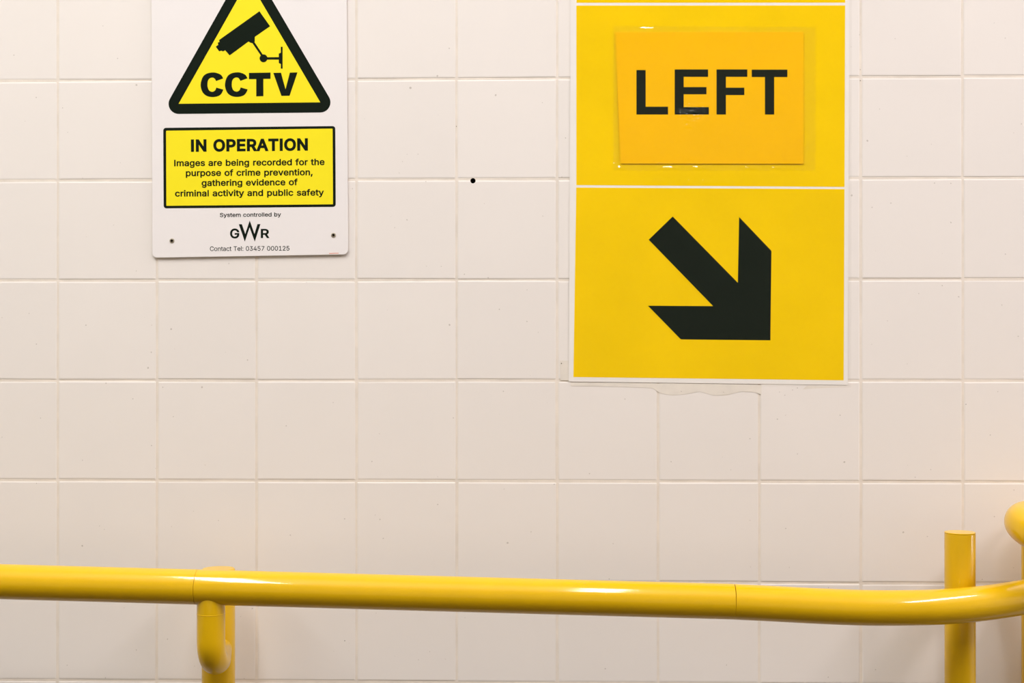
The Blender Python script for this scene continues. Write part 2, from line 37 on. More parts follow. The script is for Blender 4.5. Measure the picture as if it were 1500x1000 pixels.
ELBOW = [(1.0013, Y_R, 1.0260), (1.0618, Y_R, 1.0232), (1.1178, Y_R, 1.0205), (1.1739, -.1861, 1.0185), (1.2312, -.1802, 1.0173),
         (1.2904, -.1681, 1.0167), (1.3527, -.1485, 1.0183), (1.4193, -.1186, 1.0218), (1.4934, -.0780, 1.027), (1.545, -.047, 1.029), (1.61, -.006, 1.031)]
UPP = (1.467, -.040, 1.118)
UPPER = [(1.4670, -.040, 1.1245), (1.4480, -.062, 1.1285), (1.4265, -.092, 1.1285), (1.4163, -.127, 1.1245), (1.4230, -.158, 1.1165), (1.4450, -.178, 1.1090),
         (1.4850, -.187, 1.1035), (1.5813, -.187, 1.100), (1.90, -.187, 1.093), (3.2, -.187, 1.062)]
M = bpy.data.materials
COL = bpy.context.scene.collection
rnd = random.Random(7)

# ------------------------------------------------------------ helpers
def mat(name, col, rough=.5, spec=.5, var=0.0, vscale=8.0, bump=0.0, bscale=200.0, coat=0.0, coat_rough=.05,
        metallic=0.0, objvar=0.0, specks=0.0):
    m = M.new(name); m.use_nodes = True
    nt = m.node_tree; n = nt.nodes; l = nt.links
    b = n['Principled BSDF']
    b.inputs['Roughness'].default_value = rough
    b.inputs['Specular IOR Level'].default_value = spec
    b.inputs['Metallic'].default_value = metallic
    b.inputs['Coat Weight'].default_value = coat
    b.inputs['Coat Roughness'].default_value = coat_rough
    geo = n.new('ShaderNodeNewGeometry')
    rgb = n.new('ShaderNodeRGB'); rgb.outputs[0].default_value = (*col, 1)
    out = rgb.outputs[0]
    nz = n.new('ShaderNodeTexNoise'); nz.inputs['Scale'].default_value = vscale; nz.inputs['Detail'].default_value = 4
    l.new(geo.outputs['Position'], nz.inputs['Vector'])
    mr = n.new('ShaderNodeMapRange'); mr.inputs['From Min'].default_value = .3; mr.inputs['From Max'].default_value = .7
    mr.inputs['To Min'].default_value = 1 - var; mr.inputs['To Max'].default_value = 1 + var * .4
    l.new(nz.outputs['Fac'], mr.inputs['Value'])
    mx = n.new('ShaderNodeMix'); mx.data_type = 'RGBA'; mx.blend_type = 'MULTIPLY'; mx.inputs['Factor'].default_value = 1
    l.new(out, mx.inputs['A']); l.new(mr.outputs[0], mx.inputs['B']); out = mx.outputs['Result']
    if objvar:
        oi = n.new('ShaderNodeObjectInfo')
        r2 = n.new('ShaderNodeMapRange'); r2.inputs['To Min'].default_value = 1 - objvar; r2.inputs['To Max'].default_value = 1
        l.new(oi.outputs['Random'], r2.inputs['Value'])
        m2 = n.new('ShaderNodeMix'); m2.data_type = 'RGBA'; m2.blend_type = 'MULTIPLY'; m2.inputs['Factor'].default_value = 1
        l.new(out, m2.inputs['A']); l.new(r2.outputs[0], m2.inputs['B']); out = m2.outputs['Result']
    if specks:
        vo = n.new('ShaderNodeTexNoise'); vo.inputs['Scale'].default_value = 170; vo.inputs['Detail'].default_value = 0
        l.new(geo.outputs['Position'], vo.inputs['Vector'])
        r3 = n.new('ShaderNodeMapRange'); r3.inputs['From Min'].default_value = .835; r3.inputs['From Max'].default_value = .88
        r3.inputs['To Min'].default_value = 0; r3.inputs['To Max'].default_value = specks
        l.new(vo.outputs['Fac'], r3.inputs['Value'])
        m3 = n.new('ShaderNodeMix'); m3.data_type = 'RGBA'; m3.inputs['B'].default_value = (.25, .2, .14, 1)
        l.new(r3.outputs[0], m3.inputs['Factor']); l.new(out, m3.inputs['A']); out = m3.outputs['Result']
    l.new(out, b.inputs['Base Color'])
    if bump:
        bn = n.new('ShaderNodeTexNoise'); bn.inputs['Scale'].default_value = bscale; bn.inputs['Detail'].default_value = 3
        l.new(geo.outputs['Position'], bn.inputs['Vector'])
        bp = n.new('ShaderNodeBump'); bp.inputs['Strength'].default_value = 1; bp.inputs['Distance'].default_value = bump
        l.new(bn.outputs['Fac'], bp.inputs['Height']); l.new(bp.outputs[0], b.inputs['Normal'])
        if coat: l.new(bp.outputs[0], b.inputs['Coat Normal'])
    return m

def film_mat(name, rough, gloss, bump, bscale, tint, bump2=0.0, streak=(1, 1, 1)):
    """clear laminate: see-through with a fresnel gloss and fine wrinkles"""
    m = M.new(name); m.use_nodes = True
    nt = m.node_tree; n = nt.nodes; l = nt.links
    for x in list(n): n.remove(x)
    out = n.new('ShaderNodeOutputMaterial'); mix = n.new('ShaderNodeMixShader')
    tr = n.new('ShaderNodeBsdfTransparent'); tr.inputs[0].default_value = (*tint, 1)
    gl = n.new('ShaderNodeBsdfGlossy'); gl.inputs['Roughness'].default_value = rough
    gl.inputs['Color'].default_value = (gloss, gloss, gloss, 1)
    fr = n.new('ShaderNodeFresnel'); fr.inputs[0].default_value = 1.5
    geo = n.new('ShaderNodeNewGeometry'); mp = n.new('ShaderNodeMapping'); mp.inputs['Scale'].default_value = streak
    l.new(geo.outputs['Position'], mp.inputs[0])
    a = n.new('ShaderNodeTexNoise'); a.inputs['Scale'].default_value = bscale; a.inputs['Detail'].default_value = 2
    l.new(mp.outputs[0], a.inputs['Vector'])
    bp = n.new('ShaderNodeBump'); bp.inputs['Strength'].default_value = 1; bp.inputs['Distance'].default_value = bump
    l.new(a.outputs['Fac'], bp.inputs['Height'])
    nrm = bp.outputs[0]
    if bump2:
        c = n.new('ShaderNodeTexNoise'); c.inputs['Scale'].default_value = bscale * 6; c.inputs['Detail'].default_value = 3
        l.new(geo.outputs['Position'], c.inputs['Vector'])
        b2 = n.new('ShaderNodeBump'); b2.inputs['Distance'].default_value = bump2; b2.inputs['Strength'].default_value = 1
        l.new(c.outputs['Fac'], b2.inputs['Height']); l.new(nrm, b2.inputs['Normal']); nrm = b2.outputs[0]
    l.new(nrm, gl.inputs['Normal']); l.new(nrm, fr.inputs['Normal'])
    inv = n.new('ShaderNodeMath'); inv.operation = 'SUBTRACT'; inv.inputs[0].default_value = 1; l.new(geo.outputs['Backfacing'], inv.inputs[1])
    fm = n.new('ShaderNodeMath'); fm.operation = 'MULTIPLY'; l.new(fr.outputs[0], fm.inputs[0]); l.new(inv.outputs[0], fm.inputs[1])
    l.new(fm.outputs[0], mix.inputs[0]); l.new(tr.outputs[0], mix.inputs[1]); l.new(gl.outputs[0], mix.inputs[2])
    l.new(mix.outputs[0], out.inputs[0])
    return m

def emit_mat(name, col, s):
    m = M.new(name); m.use_nodes = True
    b = m.node_tree.nodes['Principled BSDF']
    b.inputs['Base Color'].default_value = (.8, .8, .8, 1)
    b.inputs['Emission Color'].default_value = (*col, 1); b.inputs['Emission Strength'].default_value = s
    return m

def mesh_obj(name, verts, faces, m, parent=None, loc=(0, 0, 0), smooth=False):
    me = bpy.data.meshes.new(name); me.from_pydata(verts, [], faces)
    bm = bmesh.new(); bm.from_mesh(me); bmesh.ops.recalc_face_normals(bm, faces=bm.faces); bm.to_mesh(me); bm.free()
    if m: me.materials.append(m)
    if smooth:
        for p in me.polygons: p.use_smooth = True
    o = bpy.data.objects.new(name, me); COL.objects.link(o); o.location = loc
    if parent: o.parent = parent
    return o

def thing(name, label, cat, loc=(0, 0, 0), group=None):
    o = bpy.data.objects.new(name, None); COL.objects.link(o); o.location = loc
    o.empty_display_size = .05
    o['label'] = label; o['category'] = cat
    if group: o['group'] = group
    return o

def box(name, lo, hi, m, parent=None, bevel=0.0):
    bm = bmesh.new(); bmesh.ops.create_cube(bm, size=1)
    for v in bm.verts:
        v.co = Vector([(lo[i] + hi[i]) / 2 + v.co[i] * (hi[i] - lo[i]) for i in range(3)])
    if bevel: bmesh.ops.bevel(bm, geom=bm.edges[:], offset=bevel, segments=2, affect='EDGES')
    me = bpy.data.meshes.new(name); bm.to_mesh(me); bm.free()
    if m: me.materials.append(m)
    o = bpy.data.objects.new(name, me); COL.objects.link(o)
    if parent: o.parent = parent
    return o

def struct(o):
    o['kind'] = 'structure'; return o

def loops_mesh(name, loops, y_back, thick, m, parent, bevel=0.0):
    """flat vinyl / sheet pieces: loops in metres (x, z), filled even-odd, standing from y_back towards the room"""
    cu = bpy.data.curves.new(name, 'CURVE'); cu.dimensions = '2D'; cu.fill_mode = 'BOTH'
    cu.extrude = thick / 2
    if bevel: cu.bevel_depth = bevel; cu.bevel_resolution = 2; cu.offset = -bevel; cu.extrude = thick / 2 - bevel
    for lp in loops:
        sp = cu.splines.new('POLY'); sp.points.add(len(lp) - 1)
        for i, (x, z) in enumerate(lp): sp.points[i].co = (x, z, 0, 1)
        sp.use_cyclic_u = True
    t = bpy.data.objects.new('tmp', cu); COL.objects.link(t)
    dg = bpy.context.evaluated_depsgraph_get()
    me = bpy.data.meshes.new_from_object(t.evaluated_get(dg))
    bpy.data.objects.remove(t)
    for v in me.vertices: v.co = Vector((v.co.x, -v.co.z + y_back - thick / 2, v.co.y))
    me.materials.clear(); me.materials.append(m)
    me.name = name
    o = bpy.data.objects.new(name, me); COL.objects.link(o); o.parent = parent
    return o

def mm(pts): return [(p[0] / 1000, p[1] / 1000) for p in pts]

def round_poly(pts, rad, n=8):
    out = []
    N = len(pts)
    for i in range(N):
        p = Vector(pts[i]); a = (Vector(pts[i - 1]) - p).normalized(); b = (Vector(pts[(i + 1) % N]) - p).normalized()
        ang = a.angle(b); d = rad / math.tan(ang / 2)
        c = p + (a + b).normalized() * (rad / math.sin(ang / 2))
        s0 = p + a * d - c; s1 = p + b * d - c
        t0 = math.atan2(s0.y, s0.x); t1 = math.atan2(s1.y, s1.x)
        dt = (t1 - t0 + math.pi) % (2 * math.pi) - math.pi
        for k in range(n + 1):
            t = t0 + dt * k / n
            out.append((c.x + rad * math.cos(t), c.y + rad * math.sin(t)))
    return out

def area(p): return sum(p[i - 1][0] * p[i][1] - p[i][0] * p[i - 1][1] for i in range(len(p))) / 2

def offset_loop(lp, d):
    """shift every edge to its right-hand side by d (outer loops given clockwise grow)"""
    N = len(lp); out = []
    for i in range(N):
        p = Vector(lp[i]); e0 = p - Vector(lp[i - 1]); e1 = Vector(lp[(i + 1) % N]) - p
        if e0.length < 1e-9 or e1.length < 1e-9: out.append(tuple(p)); continue
        e0.normalize(); e1.normalize()
        n0 = Vector((-e0.y, e0.x)); n1 = Vector((-e1.y, e1.x)); s = n0 + n1
        k = 2 / max(s.length_squared, .6)
        out.append(tuple(p + s * (d * k)))
    return out

def grow(poly, d):
    """outward offset of a simple convex-ish polygon"""
    return offset_loop(poly, d if area(poly) < 0 else -d)

def smooth_path(pts, n=4):
    """catmull-rom through points flagged 1, straight at points flagged 0"""
    out = []; N = len(pts)
    for i in range(N):
        p0, p1, p2, p3 = pts[i - 1], pts[i], pts[(i + 1) % N], pts[(i + 2) % N]
        if not p1[2] and not p2[2]: out.append(p1[:2]); continue
        a = p0 if p1[2] else p1; b = p3 if p2[2] else p2
        for k in range(n):
            t = k / n
            out.append(tuple(.5 * ((2 * p1[j]) + (-a[j] + p2[j]) * t + (2 * a[j] - 5 * p1[j] + 4 * p2[j] - b[j]) * t * t
                                   + (-a[j] + 3 * p1[j] - 3 * p2[j] + b[j]) * t ** 3) for j in range(2)))
    return out

GL['I'] = [200, [[(65, 0), (65, 509), (132, 509), (132, 0)]]]
GL['l'] = [172, [[(57, 0), (57, 509), (115, 509), (115, 0)]]]

def text_loops(t, a, e, cap, bold):
    """outlines of one line, fitted between points a and e (mm) with the given cap height (mm)"""
    x = 0; ls = []; gi = []
    for ci, ch in enumerate(t):
        if ch == ' ': x += 215 + bold; continue
        adv, loops = GL[ch]
        for lp in loops:
            q = [(p[0] + x + bold * .5, p[1]) for p in lp]
            if bold: q = offset_loop(q, bold * TSIGN)
            ls.append(q); gi.append(ci)
        x += adv + bold * 1.1 - 16
    x0 = min(p[0] for l in ls for p in l); x1 = max(p[0] for l in ls for p in l)
    A = Vector(a); E = Vector(e); d = (E - A); sx = d.length / (x1 - x0); d.normalize(); up = Vector((-d.y, d.x))
    sy = cap / (509 + 2 * bold)
    res = {}
    for g_, l in zip(gi, ls):
        res.setdefault(g_, []).append([tuple((A + d * ((px - x0) * sx) + up * ((py + bold) * sy)) / 1000) for px, py in l])
    return list(res.values())
TSIGN = 1

def inside(p, lp):
    c = False
    for i in range(len(lp)):
        (x0, y0), (x1, y1) = lp[i - 1], lp[i]
        if (y0 > p[1]) != (y1 > p[1]) and p[0] < (x1 - x0) * (p[1] - y0) / (y1 - y0) + x0: c = not c
    return c

def winding(p, loops):
    n = 0
    for lp in loops:
        for i in range(len(lp)):
            (x0, y0), (x1, y1) = lp[i - 1], lp[i]
            if (y0 > p[1]) != (y1 > p[1]) and p[0] < (x1 - x0) * (p[1] - y0) / (y1 - y0) + x0: n += 1 if y1 > y0 else -1
    return n

def text_mesh(name, glyphs, y, thick, m, parent):
    """one line of print; the strokes of a letter may overlap, so each is filled by its winding number"""
    vs = []; fs = []
    for loops in glyphs:
        co = []; ed = []
        S_ = 1000
        for lp in loops:
            b0 = len(co); n = len(lp)
            co += [Vector((p[0] * S_, p[1] * S_)) for p in lp]; ed += [(b0 + k, b0 + (k + 1) % n) for k in range(n)]
        v2, e2, f2, *_ = delaunay_2d_cdt(co, ed, [], 0, 1e-5)
        L_ = [[(p[0] * S_, p[1] * S_) for p in lp] for lp in loops]
        b0 = len(vs); vs += [(v.x / S_, y - thick, v.y / S_) for v in v2]
        for f in f2:
            c = sum((v2[k] for k in f), Vector((0, 0))) / len(f)
            if winding(c, L_): fs.append(tuple(b0 + k for k in f))
    me = bpy.data.meshes.new(name); me.from_pydata(vs, [], fs); me.materials.append(m)
    for p in me.polygons:
        if p.normal.y > 0: p.flip()
    o = bpy.data.objects.new(name, me); COL.objects.link(o); o.parent = parent
    return o

def join(name, objs, parent):
    bm = bmesh.new()
    for q in objs: bm.from_mesh(q.data)
    me = bpy.data.meshes.new(name); bm.to_mesh(me); bm.free(); me.materials.append(objs[0].data.materials[0])
    for q in objs: bpy.data.objects.remove(q)
    o = bpy.data.objects.new(name, me); COL.objects.link(o); o.parent = parent; return o

def ring_tube(name, path, rad, m, parent, n=40, caps=True, chamfer=.00025, smooth=True):
    """sweep a circle along a path of Vectors"""
    path = [Vector(p) for p in path]
    # chamfered ends
    t0 = (path[1] - path[0]).normalized(); t1 = (path[-1] - path[-2]).normalized()
    P = [path[0], path[0] + t0 * chamfer] + path[1:-1] + [path[-1] - t1 * chamfer, path[-1]]
    Rr = [rad - chamfer] + [rad] * (len(P) - 2) + [rad - chamfer]
    P[0], P[-1] = path[0].copy(), path[-1].copy()
    vs = []; fs = []
    T = []
    for i in range(len(P)):
        a = P[max(i - 1, 0)]; b = P[min(i + 1, len(P) - 1)]; T.append((b - a).normalized())
    N = T[0].orthogonal().normalized()
    for i in range(len(P)):
        N = (N - T[i] * N.dot(T[i])).normalized(); B = T[i].cross(N)
        for k in range(n):
            th = 2 * math.pi * k / n
            vs.append(P[i] + (N * math.cos(th) + B * math.sin(th)) * Rr[i])
    for i in range(len(P) - 1):
        for k in range(n):
            fs.append((i * n + k, i * n + (k + 1) % n, (i + 1) * n + (k + 1) % n, (i + 1) * n + k))
    if caps:
        fs.append(tuple(range(n))); fs.append(tuple(range((len(P) - 1) * n, len(P) * n)))
    o = mesh_obj(name, [tuple(v) for v in vs], fs, m, parent)
    for p in o.data.polygons: p.use_smooth = len(p.vertices) == 4
    o.data.set_sharp_from_angle(angle=math.radians(25))
    return o

def spline3(pts, n=8):
    pts = [Vector(p) for p in pts]; out = []
    for i in range(len(pts) - 1):
        p0 = pts[max(i - 1, 0)] if i else pts[0] * 2 - pts[1]; p1 = pts[i]; p2 = pts[i + 1]
        p3 = pts[i + 2] if i + 2 < len(pts) else pts[-1] * 2 - pts[-2]
        for k in range(n):
            t = k / n
            out.append(.5 * ((2 * p1) + (-p0 + p2) * t + (2 * p0 - 5 * p1 + 4 * p2 - p3) * t * t + (-p0 + 3 * p1 - 3 * p2 + p3) * t ** 3))
    out.append(pts[-1]); return out

def local(path, o):
    w = Vector(o.location); return [Vector(p) - w for p in path]

# ------------------------------------------------------------ materials
TILE = mat('glazed_tile', (.80, .75, .695), rough=.38, spec=.35, var=.012, vscale=6, bump=.00006, bscale=60, objvar=.02, specks=.45)
GROUT = mat('grout', (.79, .715, .62), rough=.9, spec=.1, var=.10, vscale=30, bump=.0002, bscale=300)
PANEL = mat('white_sign_panel', (.80, .76, .735), rough=.42, spec=.4, var=.01, bump=.00001, bscale=400)
BLACK = mat('black_print', (.006, .011, .006), rough=.6, spec=.06, var=.15, vscale=500, bump=.00001, bscale=500)
SYEL = mat('sign_yellow', (.88, .745, .012), rough=.5, spec=.2, var=.015, vscale=30, bump=.00001, bscale=400)
PYEL = mat('poster_yellow', (.90, .59, .0005), rough=.6, spec=.04, var=.05, vscale=9, bump=.0001, bscale=14)
NYEL = mat('notice_orange', (.96, .52, .0005), rough=.6, spec=.04, var=.03, vscale=12, bump=.0001, bscale=20)
SHEET = mat('poster_white_sheet', (.83, .79, .74), rough=.5, spec=.1, var=.02, vscale=20)
FILM = film_mat('laminate_film', .05, .3, .0008, 7, (.995, .995, .99))
POUCH = film_mat('wrinkled_laminate', .05, .6, .0008, 16, (.972, .968, .94), bump2=.00010, streak=(1, 1, 1.6))
RAILY = mat('yellow_rail_paint', (.72, .43, .0006), rough=.4, spec=.2, var=.03, vscale=25, bump=.00001, bscale=150, coat=.6, coat_rough=.07)
METAL = mat('dull_screw_metal', (.36, .31, .22), rough=.45, metallic=.0, var=.2, vscale=400)
DARK = mat('dark_recess', (.018, .012, .006), rough=.8, spec=.1, var=.2, vscale=300)
DIRT = mat('dirt_speck', (.10, .075, .045), rough=.9, spec=.1, var=.3, vscale=900)
GLUE = mat('old_adhesive', (.76, .70, .61), rough=.6, spec=.3, var=.08, vscale=40)
REDP = mat('red_print', (.75, .22, .12), rough=.5, var=.1, vscale=900)
PLASTER = mat('painted_wall', (.55, .51, .46), rough=.7, var=.03, bump=.0003, bscale=80)
CEIL = mat('white_ceiling', (.82, .81, .79), rough=.8, var=.02, bump=.0003, bscale=60)
FLOOR = mat('dark_floor', (.042, .032, .017), rough=.7, spec=.3, var=.2, vscale=12, bump=.0005, bscale=90)
WHITEM = mat('white_metal_case', (.8, .8, .8), rough=.4, var=.01)

# ------------------------------------------------------------ room shell
XL, XR, YF, ZC = -3.2, 4.9, -5.0, 3.6
P = .152; Z0 = 1.7808
floor = struct(box('floor', (XL - .1, YF - .1, -.1), (XR + .1, .1, 0), FLOOR))
ceil = struct(box('ceiling', (XL - .1, YF - .1, ZC), (XR + .1, .1, ZC + .1), CEIL))
struct(box('wall_front', (XL, YF - .1, 0), (XR, YF, ZC), PLASTER))
struct(box('wall_left', (XL - .1, YF - .1, 0), (XL, .1, ZC), PLASTER))
# right end wall with a tall narrow window
WY0, WY1, WZ0, WZ1 = WIN
def frame_wall(name, x0, x1, y0, y1, z0, z1, m):
    vs = []; fs = []
    def b(a, c):
        i = len(vs)
        for X in (a[0], c[0]):
            for Y in (a[1], c[1]):
                for Z in (a[2], c[2]): vs.append((X, Y, Z))
        for q in ((0, 1, 3, 2), (4, 6, 7, 5), (0, 4, 5, 1), (2, 3, 7, 6), (0, 2, 6, 4), (1, 5, 7, 3)): fs.append(tuple(i + k for k in q))
    b((x0, YF - .1, 0), (x1, y0, ZC)); b((x0, y1, 0), (x1, .1, ZC)); b((x0, y0, 0), (x1, y1, z0)); b((x0, y0, z1), (x1, y1, ZC))
    return mesh_obj(name, vs, fs, m)
struct(frame_wall('wall_right', XR, XR + .1, WY0, WY1, WZ0, WZ1, PLASTER))
win = struct(box('window_1', (XR + .07, WY0, WZ0), (XR + .09, WY1, WZ1), emit_mat('frosted_daylight_pane', (1, .9, .86), 1.0)))
for (a, c) in (((WY0, WZ0), (WY0 + .03, WZ1)), ((WY1 - .03, WZ0), (WY1, WZ1)), ((WY0, WZ0), (WY1, WZ0 + .03)), ((WY0, WZ1 - .03), (WY1, WZ1))):
    fr = box('window_frame', (XR + .03, a[0], a[1]), (XR + .07, c[0], c[1]), WHITEM, win)

# tiled wall: grout bed, then tiles as separate pieces
HX, HZ = D['hole']
wall = struct(box('wall_back', (XL, .0006, 0), (XR, .1, ZC), GROUT))

def tile_mesh(w, h, seed, name='tile'):
    rr = random.Random(seed)
    rings = [(0, .006), (0, .0009), (.0003, .0004), (.0010, .00014), (.0024, 0)]
    cj = [(rr.uniform(-.00025, .00025), rr.uniform(-.00025, .00025)) for _ in range(4)]
    vs = []; fs = []
    for ins, dy in rings:
        for k, (sx, sz) in enumerate(((-1, -1), (1, -1), (1, 1), (-1, 1))):
            c = .0009 - ins * .2
            X = sx * (w / 2 - ins) + cj[k][0]; Z = sz * (h / 2 - ins) + cj[k][1]
            if k in (0, 2): vs.append((X, dy, Z - sz * c)); vs.append((X - sx * c, dy, Z))
            else: vs.append((X - sx * c, dy, Z)); vs.append((X, dy, Z - sz * c))
    n = 8
    for i in range(len(rings) - 1):
        for k in range(n):
            fs.append((i * n + k, i * n + (k + 1) % n, (i + 1) * n + (k + 1) % n, (i + 1) * n + k))
    fs.append(tuple(range((len(rings) - 1) * n, len(rings) * n))); fs.append(tuple(range(n)))
    return vs, fs
GAP = .0033
protos = []
for s_ in range(6):
    vs, fs = tile_mesh(P - GAP, P - GAP, s_)
    o = mesh_obj('tile', vs, fs, TILE); protos.append(o.data); bpy.data.objects.remove(o)

def cut(o, x, z, r):
    """drill a real round hole through o"""
    bm = bmesh.new(); bmesh.ops.create_cone(bm, cap_ends=True, segments=20, radius1=r, radius2=r, depth=.05)
    me = bpy.data.meshes.new('cutter'); bm.to_mesh(me); bm.free()
    c = bpy.data.objects.new('cutter', me); COL.objects.link(c); c.rotation_euler = (math.pi / 2, 0, 0); c.location = (x, 0.0, z)
    md = o.modifiers.new('hole', 'BOOLEAN'); md.object = c; md.operation = 'DIFFERENCE'; md.solver = 'EXACT'
    bpy.context.view_layer.update()
    dg = bpy.context.evaluated_depsgraph_get()
    nm = bpy.data.meshes.new_from_object(o.evaluated_get(dg))
    o.modifiers.clear(); o.data = nm; bpy.data.objects.remove(c)

count = 0
for j in range(-3, 9):
    for i in range(-7, 17):
        me = protos[rnd.randrange(6)]
        o = bpy.data.objects.new('tile', me); COL.objects.link(o); o.parent = wall
        cx = (i + .5) * P + rnd.uniform(-.0003, .0003); cz = Z0 - (j + .5) * P + rnd.uniform(-.0003, .0003)
        o.location = (cx, rnd.uniform(-.0001, .00025), cz)
        o.rotation_euler = (rnd.uniform(-.0016, .0016), rnd.uniform(-.0016, .0016), rnd.uniform(-.0016, .0016))
        if abs(cx - HX) < P / 2 + .004 and abs(cz - HZ) < P / 2 + .004:
            cut(o, HX, HZ, .0040)
        count += 1
cut(wall, HX, HZ, .0040)
# the rest of the tiling, out to the ends of the wall
vs = []; fs = []
for j in range(-13, 12):
    for i in range(int(XL / P) - 1, int(XR / P) + 1):
        if -3 <= j < 9 and -7 <= i < 17: continue
        z1 = min(Z0 - j * P - GAP / 2, ZC - .002); z0 = max(Z0 - (j + 1) * P + GAP / 2, .002)
        x0 = max(i * P + GAP / 2, XL + .002); x1 = min((i + 1) * P - GAP / 2, XR - .002)
        if z1 - z0 < .01 or x1 - x0 < .01: continue
        v, f_ = tile_mesh(x1 - x0, z1 - z0, i * 31 + j)
        b0 = len(vs); vs += [(a + (x0 + x1) / 2, b, c + (z0 + z1) / 2) for a, b, c in v]
        fs += [tuple(b0 + k for k in q) for q in f_]
rest = mesh_obj('outer_tiles', vs, fs, TILE, wall); rest['kind'] = 'stuff'

# ------------------------------------------------------------ ceiling lights (each gives its own light)
def lamp(x, y0, y1, w, power, col, label):
    t = thing('ceiling_light', label, 'light', (x, (y0 + y1) / 2, ZC), 'ceiling batten lights')
    h = (y1 - y0) / 2
    box('housing', (-w / 2 - .02, -h - .03, -.05), (w / 2 + .02, h + .03, 0), WHITEM, t, .004)
    for s_ in (-1, 1):
        box('end_cap', (-w / 2 - .022, s_ * h + min(0, s_ * .03), -.075), (w / 2 + .022, s_ * h + max(0, s_ * .03), -.05), WHITEM, t, .002)
    ld = bpy.data.lights.new('tube_light', 'AREA'); ld.shape = 'RECTANGLE'; ld.size = w; ld.size_y = y1 - y0
    ld.energy = power; ld.color = col
    lo = bpy.data.objects.new('tube_light', ld); COL.objects.link(lo); lo.parent = t; lo.location = (0, 0, -.07)
    box('diffuser', (-w / 2, -h, -.068), (w / 2, h, -.05), emit_mat('lit_diffuser', col, 3.0), t, .003)
for a in LAMPS: lamp(*a)

# ------------------------------------------------------------ CCTV sign
o0, S = D['sign']
sign = thing('warning_sign', 'white rectangular camera warning sign with a black and yellow triangle, screwed to the tiles', 'sign', (o0[0], 0, o0[2]))
YP = -.0036
loops_mesh('panel', [round_poly(mm(S['panel']), .0075)], -.0008, .0028, PANEL, sign, .0004)
tri = mm(S['tri_in'])
e = 15.4 / 1000
loops_mesh('triangle_border', [round_poly(grow(tri, e), e, 10)], YP, .00012, BLACK, sign)
loops_mesh('triangle_field', [tri], YP - .00012, .0001, SYEL, sign)
yy = YP - .00022
ball = mm(S['cam_ball']); br = abs(ball[1][0] - ball[0][0])
circ = [(ball[0][0] + br * math.cos(t * math.pi / 12), ball[0][1] + br * math.sin(t * math.pi / 12)) for t in range(24)]
parts = [loops_mesh('x', [mm(S[k])], yy - .00001 * n_, .0001, BLACK, sign) for n_, k in enumerate(('cam_body', 'cam_arm', 'cam_bar', 'cam_plate', 'cam_wall'))]
parts.append(loops_mesh('x', [circ], yy - .00006, .0001, BLACK, sign))
join('camera_symbol', parts, sign)
loops_mesh('lettering', [mm(smooth_path(S['C1'])), mm(smooth_path(S['C2'])), mm(S['T']), mm(S['V'])], yy, .0001, BLACK, sign)
loops_mesh('box_border', [round_poly(mm(S['box_out']), .0042)], YP, .00012, BLACK, sign)
loops_mesh('box_field', [round_poly(mm(S['box_in']), .0008, 3)], YP - .00012, .0001, SYEL, sign)
for n_, (t, a, e_, cap, bold) in enumerate(S['text']):
    if t in ('G', 'R'): continue
    yb = yy if n_ < 5 else YP
    text_mesh('lettering', text_loops(t, a, e_, cap, bold), yb, .0001, BLACK, sign)
lg = []
for t, a, e_, cap, bold in S['text']:
    if t in ('G', 'R'): lg.append(text_mesh('x', text_loops(t, a, e_, cap, bold), YP, .0001, BLACK, sign))
lg.append(loops_mesh('x', [mm(S['W'])], YP, .0001, BLACK, sign))
join('emblem', lg, sign)
loops_mesh('red_print', [mm(S['red'])], YP, .0001, REDP, sign)
d0 = mm(S['dot'])[0]
for n_, (sx, sz) in enumerate(mm(S['screw'])):
    vs = []; fs = []
    prof = [(.0037, 0), (.0036, .0006), (.0030, .0010), (.0021, .0011)]
    N = 20
    for (r_, h_) in prof:
        for k in range(N):
            th = 2 * math.pi * k / N; vs.append((r_ * math.cos(th), -h_, r_ * math.sin(th)))
    for i in range(len(prof) - 1):
        for k in range(N): fs.append((i * N + k, i * N + (k + 1) % N, (i + 1) * N + (k + 1) % N, (i + 1) * N + k))
    sc_ = mesh_obj('screw', vs, fs, METAL, sign, (sx, YP, sz), True)
    vs = [(.0021 * math.cos(2 * math.pi * k / N), -.0011, .0021 * math.sin(2 * math.pi * k / N)) for k in range(N)]
    vs += [(.0016 * math.cos(2 * math.pi * k / N), -.0002, .0016 * math.sin(2 * math.pi * k / N)) for k in range(N)]
    fs = [(k, (k + 1) % N, N + (k + 1) % N, N + k) for k in range(N)] + [tuple(range(N, 2 * N))]
    mesh_obj('screw_recess', vs, fs, DARK, sc_)

# ------------------------------------------------------------ arrow poster
o0, G = D['poster']
post_ = thing('direction_poster', 'tall yellow laminated poster with a black diagonal arrow, stuck on the tiles', 'poster', (o0[0], 0, o0[2]))
loops_mesh('white_sheet', [mm(G['sheet'])], -.0003, .0003, SHEET, post_)

